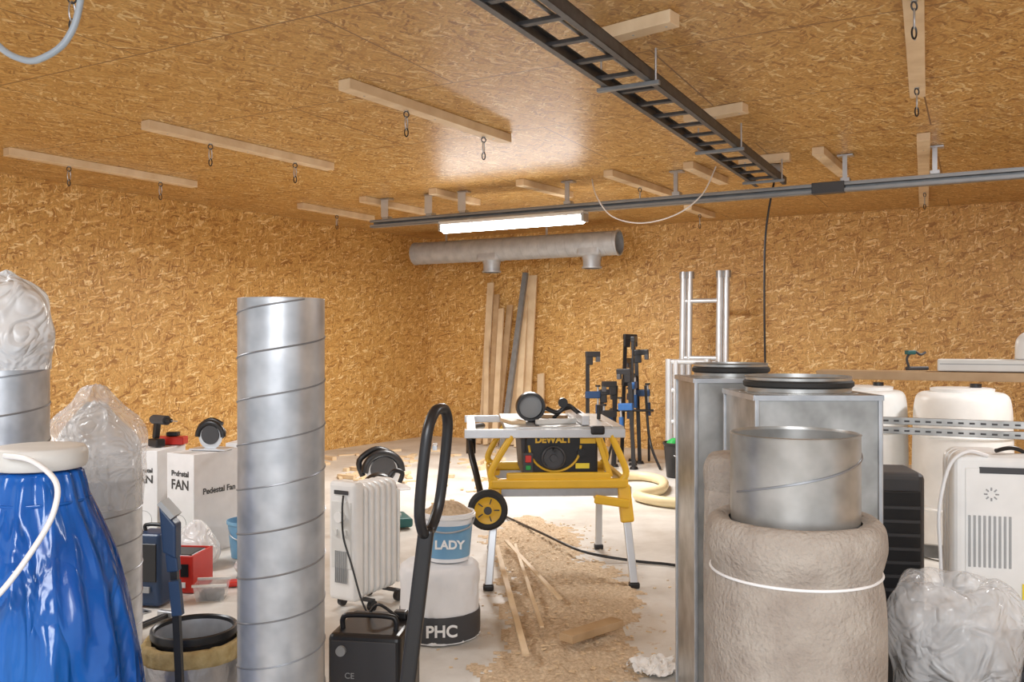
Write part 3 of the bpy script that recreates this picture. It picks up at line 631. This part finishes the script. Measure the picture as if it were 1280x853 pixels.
# bin with plastic bag
g=G('waste_bin',(1.225,2.44,0)); g.lathe('bin',[(0,.004),(.125,.004),(.15,.5),(.158,.51),(.15,.52),(.12,.02),(0,.02)],'dgrey',48)
g.lathe('rubbish',prof([(.14,.49),(.12,.54),(.08,.58),(0,.60)],5),'dgrey',32,disp=crumple(.04,4,7,9))
g.lathe('plastic_bag',[(.156,.32),(.162,.42),(.170,.49),(.178,.56),(.180,.63),(.165,.69),(.14,.73),(.105,.745),(.075,.72),(.06,.67),(.02,.64),(0,.64)],'bagt',26,jit=jitter(.026,31,2),ang=75,subd=2)
g.lathe('inner_bag',[(.15,.46),(.16,.52),(.165,.60),(.15,.66),(.12,.70),(.09,.69),(.06,.65),(0,.64)],'bagt',24,jit=jitter(.028,40,1),ang=75,subd=2)
# dark heater case
g=G('dark_fan_heater',(1.58,3.66,0),-10); g.box('case',(0,.0,.44),(.19,.28,.86),'dgrey',bev=.025); g.box('grille_frame',(0,-.145,.5),(.15,.01,.6),'black',bev=.004)
for i in range(10): g.box('slat_%d'%i,(0,-.152,.24+.055*i),(.14,.008,.012),'dgrey')
g.box('foot',(0,0,.012),(.22,.3,.02),'black')
# drums
def drum(x,y,r,h):
    g=G('plastic_drum',(x,y,0))
    g.lathe('barrel',prof([(0,.004),(r*.9,.006),(r*.96,.05),(r*.98,.3),(r,.5),(r*.98,h-.25),(r*.95,h-.1),(r*.86,h-.035),(r*.6,h-.02),(0,h-.02)],7),'drum',64)
    for z in(.32,h-.30): g.tube('hoop',[(r*.985*math.cos(i*math.pi/12),r*.985*math.sin(i*math.pi/12),z) for i in range(24)],.012,'drum',3,True,8)
    g.lathe('lid_ring',[(r*.62,h-.03),(r*.64,h),(r*.58,h+.005),(0,h+.005)],'white',48); g.cyl('bung',(r*.3,0,h),(r*.3,0,h+.03),.035,'black')
drum(2.94,5.75,.30,1.09); drum(2.5,6.2,.27,1.08)
# storage rack
a=Vector((1.56,4.32)); b=Vector((2.75,3.72)); rr=math.degrees(math.atan2(b.y-a.y,b.x-a.x)); L=(b-a).length
g=G('storage_rack',(a.x,a.y,0),rr)
g.box('top_plank',(L/2-.02,0,1.238),(L+.06,.2,.040),'wood2',bev=.003)
for k,x in enumerate((.04,L-.02)):
    for y in(-.08,.08): g.box('upright_%d'%k,(x,y,.611),(.04,.04,1.22),'galv2')
    g.box('foot_%d'%k,(x,0,.02),(.06,.3,.03),'galv2')
for n,z in(('perforated_rail',1.03),('perforated_rail_2',.985)):
    g.box(n,(L/2,-.11,z),(L,.012,.034),'galv2',bev=.002)
    for i in range(30): g.box('slot_%d'%i,(.04+i*L/30,-.117,z),(.022,.003,.008),'dgrey')
g.box('lower_beam',(L/2,.08,.4),(L,.03,.06),'galv2')
g=G('white_panel_case',(2.19,4.0,1.261),rr); g.box('case',(0.1,.0,.028),(.66,.14,.054),'offwhite',bev=.006); g.box('lid_line',(.1,-.071,.034),(.64,.002,.004),'grey')
g=G('white_canister',(2.32,3.93,1.317),rr); g.lathe('body',prof([(0,0),(.06,0),(.065,.02),(.062,.08),(.045,.11),(.02,.125),(0,.127)],5),'white',36)
g=G('hand_tool',(1.91,4.15,1.261),20); g.box('base',(0,0,.010),(.12,.03,.018),'dgrey',bev=.006); g.tube('grip',[(-.05,0,.02),(-.06,0,.06),(-.02,0,.09),(.02,0,.075),(.05,0,.085)],.006,'dgrey'); g.box('head',(-.04,0,.085),(.05,.025,.02),'teal',bev=.005)

# ------------------------------------------------------------ left floor area
def carton(name,x,y,w,d,h,rz,lines,sizes,side=True):
    g=G(name,(x,y,0),rz); g.box('box',(0,0,h/2+.001),(w,d,h),'carton',bev=.004); g.box('tape',(0,0,h+.002),(.05,d,.001),'offwhite')
    z=h*.80
    for k,(l,s) in enumerate(zip(lines,sizes)):
        g.text('print',l,(0,-d/2-.002,z),s,'text',bold=.0015)
        if k+1<len(sizes): z-=s*.5+sizes[k+1]*.55
    g.tube('fan_drawing',[(.06*math.cos(t)+0,-d/2-.002,h*.3+.06*math.sin(t)) for t in [i*math.pi/6 for i in range(12)]],.0015,'grey',3,True,4)
    g.tube('fan_drawing_stem',[(0,-d/2-.002,h*.3-.06),(0,-d/2-.002,h*.1)],.0015,'grey',3,False,4)
    if side: g.text('side_print','Pedestal Fan',(w/2+.002,0,h*.62),.055,'text',rot=(90,0,90),bold=.001)
    return g
carton('fan_carton',-2.07,5.95,.26,.42,.66,-30,['Pedestal','FAN'],[.05,.09])
carton('fan_carton',-2.46,6.12,.20,.4,.66,-6,['Pedestal','FAN'],[.04,.075],False); carton('fan_carton',-2.69,6.17,.2,.4,.66,-6,['Pedestal','FAN'],[.04,.075],False)
carton('fan_carton',-1.86,6.5,.4,.3,.66,-6,['Pedestal Fan'],[.05])
carton('fan_carton',-2.92,6.22,.2,.4,.66,-6,['Pedestal','FAN'],[.04,.075],False)
def drill(name,loc,rz,col='teal',ry=0):
    g=G(name,loc,rz,ry=ry); g.cyl('motor',(-.09,0,.19),(.06,0,.19),.033,col); g.cyl('chuck',(.06,0,.19),(.11,0,.19),.022,'black',r2=.014); g.cyl('bit',(.11,0,.19),(.18,0,.19),.004,'steel',seg=8)
    g.bar('grip',(-.05,0,.17),(-.07,0,.06),.035,.045,'black',up=(0,1,0),bev=.01); g.box('battery',(-.06,0,.03),(.11,.07,.055),'black',bev=.01); g.cyl('rear_cap',(-.105,0,.19),(-.09,0,.19),.028,'black')
drill('cordless_drill',(-2.42,6.08,.664),-35,'dgrey')
def circsaw(name,loc,rz,s=1.,col='teal'):
    g=G(name,loc,rz); g.box('base_plate',(0,0,.008*s),(.30*s,.16*s,.012*s),'alu'); 
    g.lathe('blade',[(0,-.0015),(.10*s,-.0015),(.10*s,.0015),(0,.0015)],'alu',48,c=(0,-.02*s,.105*s),axis='y')
    P=[(.11*s*math.cos(t),-.02*s,.105*s+.11*s*math.sin(t)) for t in [i*math.pi/8 for i in range(9)]]
    g.tube('blade_guard',P,.022*s,'black',4); g.lathe('guard_disc',[(0,-.03*s),(.075*s,-.03*s),(.08*s,.01*s),(0,.01*s)],'dgrey',36,c=(0,.0,.12*s),axis='y')
    g.cyl('motor',(0,.0,.12*s),(0,.14*s,.12*s),.05*s,col); g.tube('handle',[(-.11*s,.04*s,.08*s),(-.13*s,.04*s,.17*s),(-.03*s,.04*s,.235*s),(.07*s,.04*s,.20*s)],.018*s,'black',5)
circsaw('circular_saw',(-2.03,5.95,.665),-10,.85,'dgrey')
circsaw('circular_saw',(-1.22,8.3,.0),20,1.6,'teal')
g=G('red_tool_tray',(-2.44,6.26,.664)); g.box('tray',(0.02,0,.03),(.2,.1,.055),'red',bev=.008); g.box('battery',(.03,0,.075),(.08,.06,.03),'black',bev=.006)
g=G('power_cord_bundle',(-1.86,6.5,.664)); 
g.tube('loop',[(.09*math.cos(i*.7)+.01*math.sin(i*1.7),.06*math.sin(i*.7),.012+.004*i) for i in range(26)],.005,'black',4)
g=G('mitre_saw',(-.98,6.6,0),20); g.box('base',(0,0,.05),(.42,.3,.07),'teal',bev=.02); g.lathe('turntable',[(0,.085),(.15,.085),(.15,.1),(0,.1)],'alu',36)
g.lathe('blade_guard',[(0,-.03),(.13,-.03),(.14,-.01),(.14,.03),(0,.03)],'black',36,c=(-.02,0,.27),axis='y'); g.bar('arm',(-.02,.1,.12),(-.02,.12,.3),.05,.05,'dgrey',up=(0,1,0)); g.tube('handle',[(.05,0,.36),(.1,0,.42),(.16,0,.4),(.14,0,.33)],.018,'black'); g.cyl('motor',(-.02,.03,.27),(-.02,.17,.27),.06,'teal')
# tool cases / crates
g=G('red_tool_crate',(-1.90,5.0,0),-6)
g.box('front',(0,-.12,.11),(.30,.012,.2),'red',bev=.004); g.box('back',(0,.12,.11),(.30,.012,.2),'red'); g.box('left',(-.145,0,.11),(.012,.24,.2),'red'); g.box('right',(.145,0,.11),(.012,.24,.2),'red'); g.box('bottom',(0,0,.012),(.30,.24,.015),'red')
for i in range(4): g.box('slot_%d'%i,(-.10+.068*i,-.128,.13),(.045,.004,.07),'black')
g.box('contents',(0,0,.17),(.27,.2,.08),'black',bev=.02); g.box('label',(.05,-.129,.05),(.12,.003,.03),'carton')
g=G('navy_tool_case',(-1.90,4.68,0),-10); g.box('case',(0,0,.2),(.16,.16,.38),'navy',bev=.02); g.box('panel',(0,-.083,.24),(.12,.008,.2),'black',bev=.006); g.tube('grip',[(-.05,0,.385),(-.05,0,.42),(.05,0,.42),(.05,0,.385)],.01,'black'); g.box('latch',(0,-.088,.1),(.05,.012,.03),'grey')
g=G('green_storage_bin',(-2.30,5.45,0)); 
for (n,c,d) in(('front',(0,-.1,.07),(.3,.012,.13)),('back',(0,.1,.07),(.3,.012,.13)),('left',(-.145,0,.07),(.012,.2,.13)),('right',(.145,0,.07),(.012,.2,.13)),('bottom',(0,0,.01),(.3,.2,.012))): g.box(n,c,d,'green',bev=.003)
g.box('contents',(0,0,.08),(.26,.17,.06),'dgrey',bev=.01)
for i in range(3): g.box('handle_slot_%d'%i,(-.08+.08*i,-.108,.09),(.05,.003,.03),'black')
g=G('blue_bucket',(-1.72,5.72,0)); g.lathe('pail',[(0,.004),(.10,.004),(.125,.24),(.13,.24),(.13,.22),(.12,.22),(.098,.012),(0,.012)],'lblue',36); g.tube('handle',[(-.12,0,.22),(-.08,-.1,.16),(0,-.13,.13),(.08,-.1,.16),(.12,0,.22)],.004,'steel')
g=G('clear_storage_tub',(-1.63,4.78,0),8); g.mesh('tub',[(-.07,-.06,.002),(.07,-.06,.002),(.07,.06,.002),(-.07,.06,.002),(-.085,-.075,.09),(.085,-.075,.09),(.085,.075,.09),(-.085,.075,.09)],[(3,2,1,0),(0,1,5,4),(1,2,6,5),(2,3,7,6),(3,0,4,7)],'bagt'); g.box('rim',(0,-.075,.09),(.18,.012,.012),'offwhite'); g.box('rim_2',(0,.075,.09),(.18,.012,.012),'offwhite'); g.box('screws',(0,0,.025),(.12,.10,.04),'dgrey',bev=.01)
g=G('white_plastic_sack',(-1.95,5.42,0)); g.lathe('sack',[(0,.01),(.11,.012),(.14,.06),(.15,.12),(.13,.18),(.08,.23),(.05,.27),(.012,.3),(0,.3)],'bag',18,jit=jitter(.02,60,2),ang=75,subd=2)
g=G('white_plastic_sack',(-1.52,5.25,0)); g.lathe('sack',[(0,.01),(.11,.012),(.14,.05),(.13,.10),(.09,.15),(.05,.18),(.012,.2),(0,.2)],'bag',18,jit=jitter(.02,70,2),ang=75,subd=2)
g=G('claw_hammer',(-1.78,4.35,0),70); g.bar('handle',(-.14,0,.015),(.1,0,.015),.028,.022,'black',bev=.006); g.box('head',(.11,0,.02),(.03,.11,.03),'steel',bev=.005)
g=G('metal_bracket',(-1.93,4.45,0),60); g.box('plate',(0,0,.004),(.2,.03,.006),'steel'); g.box('plate_2',(.1,.05,.004),(.03,.13,.006),'steel')
g=G('work_glove',(-1.58,5.02,.0),20); g.box('palm',(0,0,.02),(.09,.08,.03),'red',bev=.012)
for i in range(4): g.bar('finger_%d'%i,(.04,-.03+.02*i,.018),(.11-.01*abs(i-1),-.036+.024*i,.014),.018,.016,'orange',bev=.006)
g.bar('thumb',(0,.035,.018),(.04,.075,.014),.018,.016,'orange',bev=.006)
# crumpled paper
v=[];f=[];n=26
for j in range(n):
    for i in range(n):
        x=(i/(n-1)-.5);y=(j/(n-1)-.5); q=noise.noise(Vector((x*7,y*7,9)))
        v.append((.60+x*.22*(1+.3*q),3.74+y*.26*(1+.3*noise.noise(Vector((y*5,x*5,2)))),.012+.05*abs(noise.noise(Vector((x*6,y*6,4))))))
for j in range(n-1):
    for i in range(n-1):
        if (i-13)**2+(j-13)**2 < 150+40*noise.noise(Vector((i*.4,j*.4,0))): f.append((j*n+i,j*n+i+1,(j+1)*n+i+1,(j+1)*n+i))
single('crumpled_paper',v,f,M['paper'])

# ------------------------------------------------------------ lights
def area(name,loc,rot,sx,sy,p,col=(1,.98,.95)):
    l=bpy.data.lights.new(name,'AREA'); l.shape='RECTANGLE'; l.size=sx; l.size_y=sy; l.energy=p; l.color=col
    o=bpy.data.objects.new(name,l); o.location=loc; o.rotation_euler=[a*D2R for a in rot]; COL.objects.link(o); return o
area('tube_light',(cx.x,cx.y,2.45),(0,0,ang),1.4,.1,125)
area('room_fill_light_right',(3.6,4.2,2.8),(0,0,60),1.5,.3,75,(.96,.98,1))  # added fill light on the right, out of view, no fixture modelled
area('room_fill_light_left',(-3.6,4.0,2.8),(0,0,60),1.5,.3,85,(.96,.98,1))  # matching fill added on the left, unseen, brightens the left side
area('front_fill_light',(-.6,-1.6,2.4),(66,0,0),2.4,1.2,120,(.93,.96,1.))  # added fill behind the camera, lights the foreground from the front
w=bpy.data.worlds.new('World'); scene.world=w; w.use_nodes=True; w.node_tree.nodes['Background'].inputs[0].default_value=(.90,.95,1,1); w.node_tree.nodes['Background'].inputs[1].default_value=.9
# ------------------------------------------------------------ camera
cd=bpy.data.cameras.new('Camera'); cd.sensor_width=36; cd.lens=36*1100/1280; cd.clip_start=.05
co=bpy.data.objects.new('Camera',cd); co.location=(0,0,1.4); co.rotation_euler=(math.pi/2,0,0); COL.objects.link(co); scene.camera=co
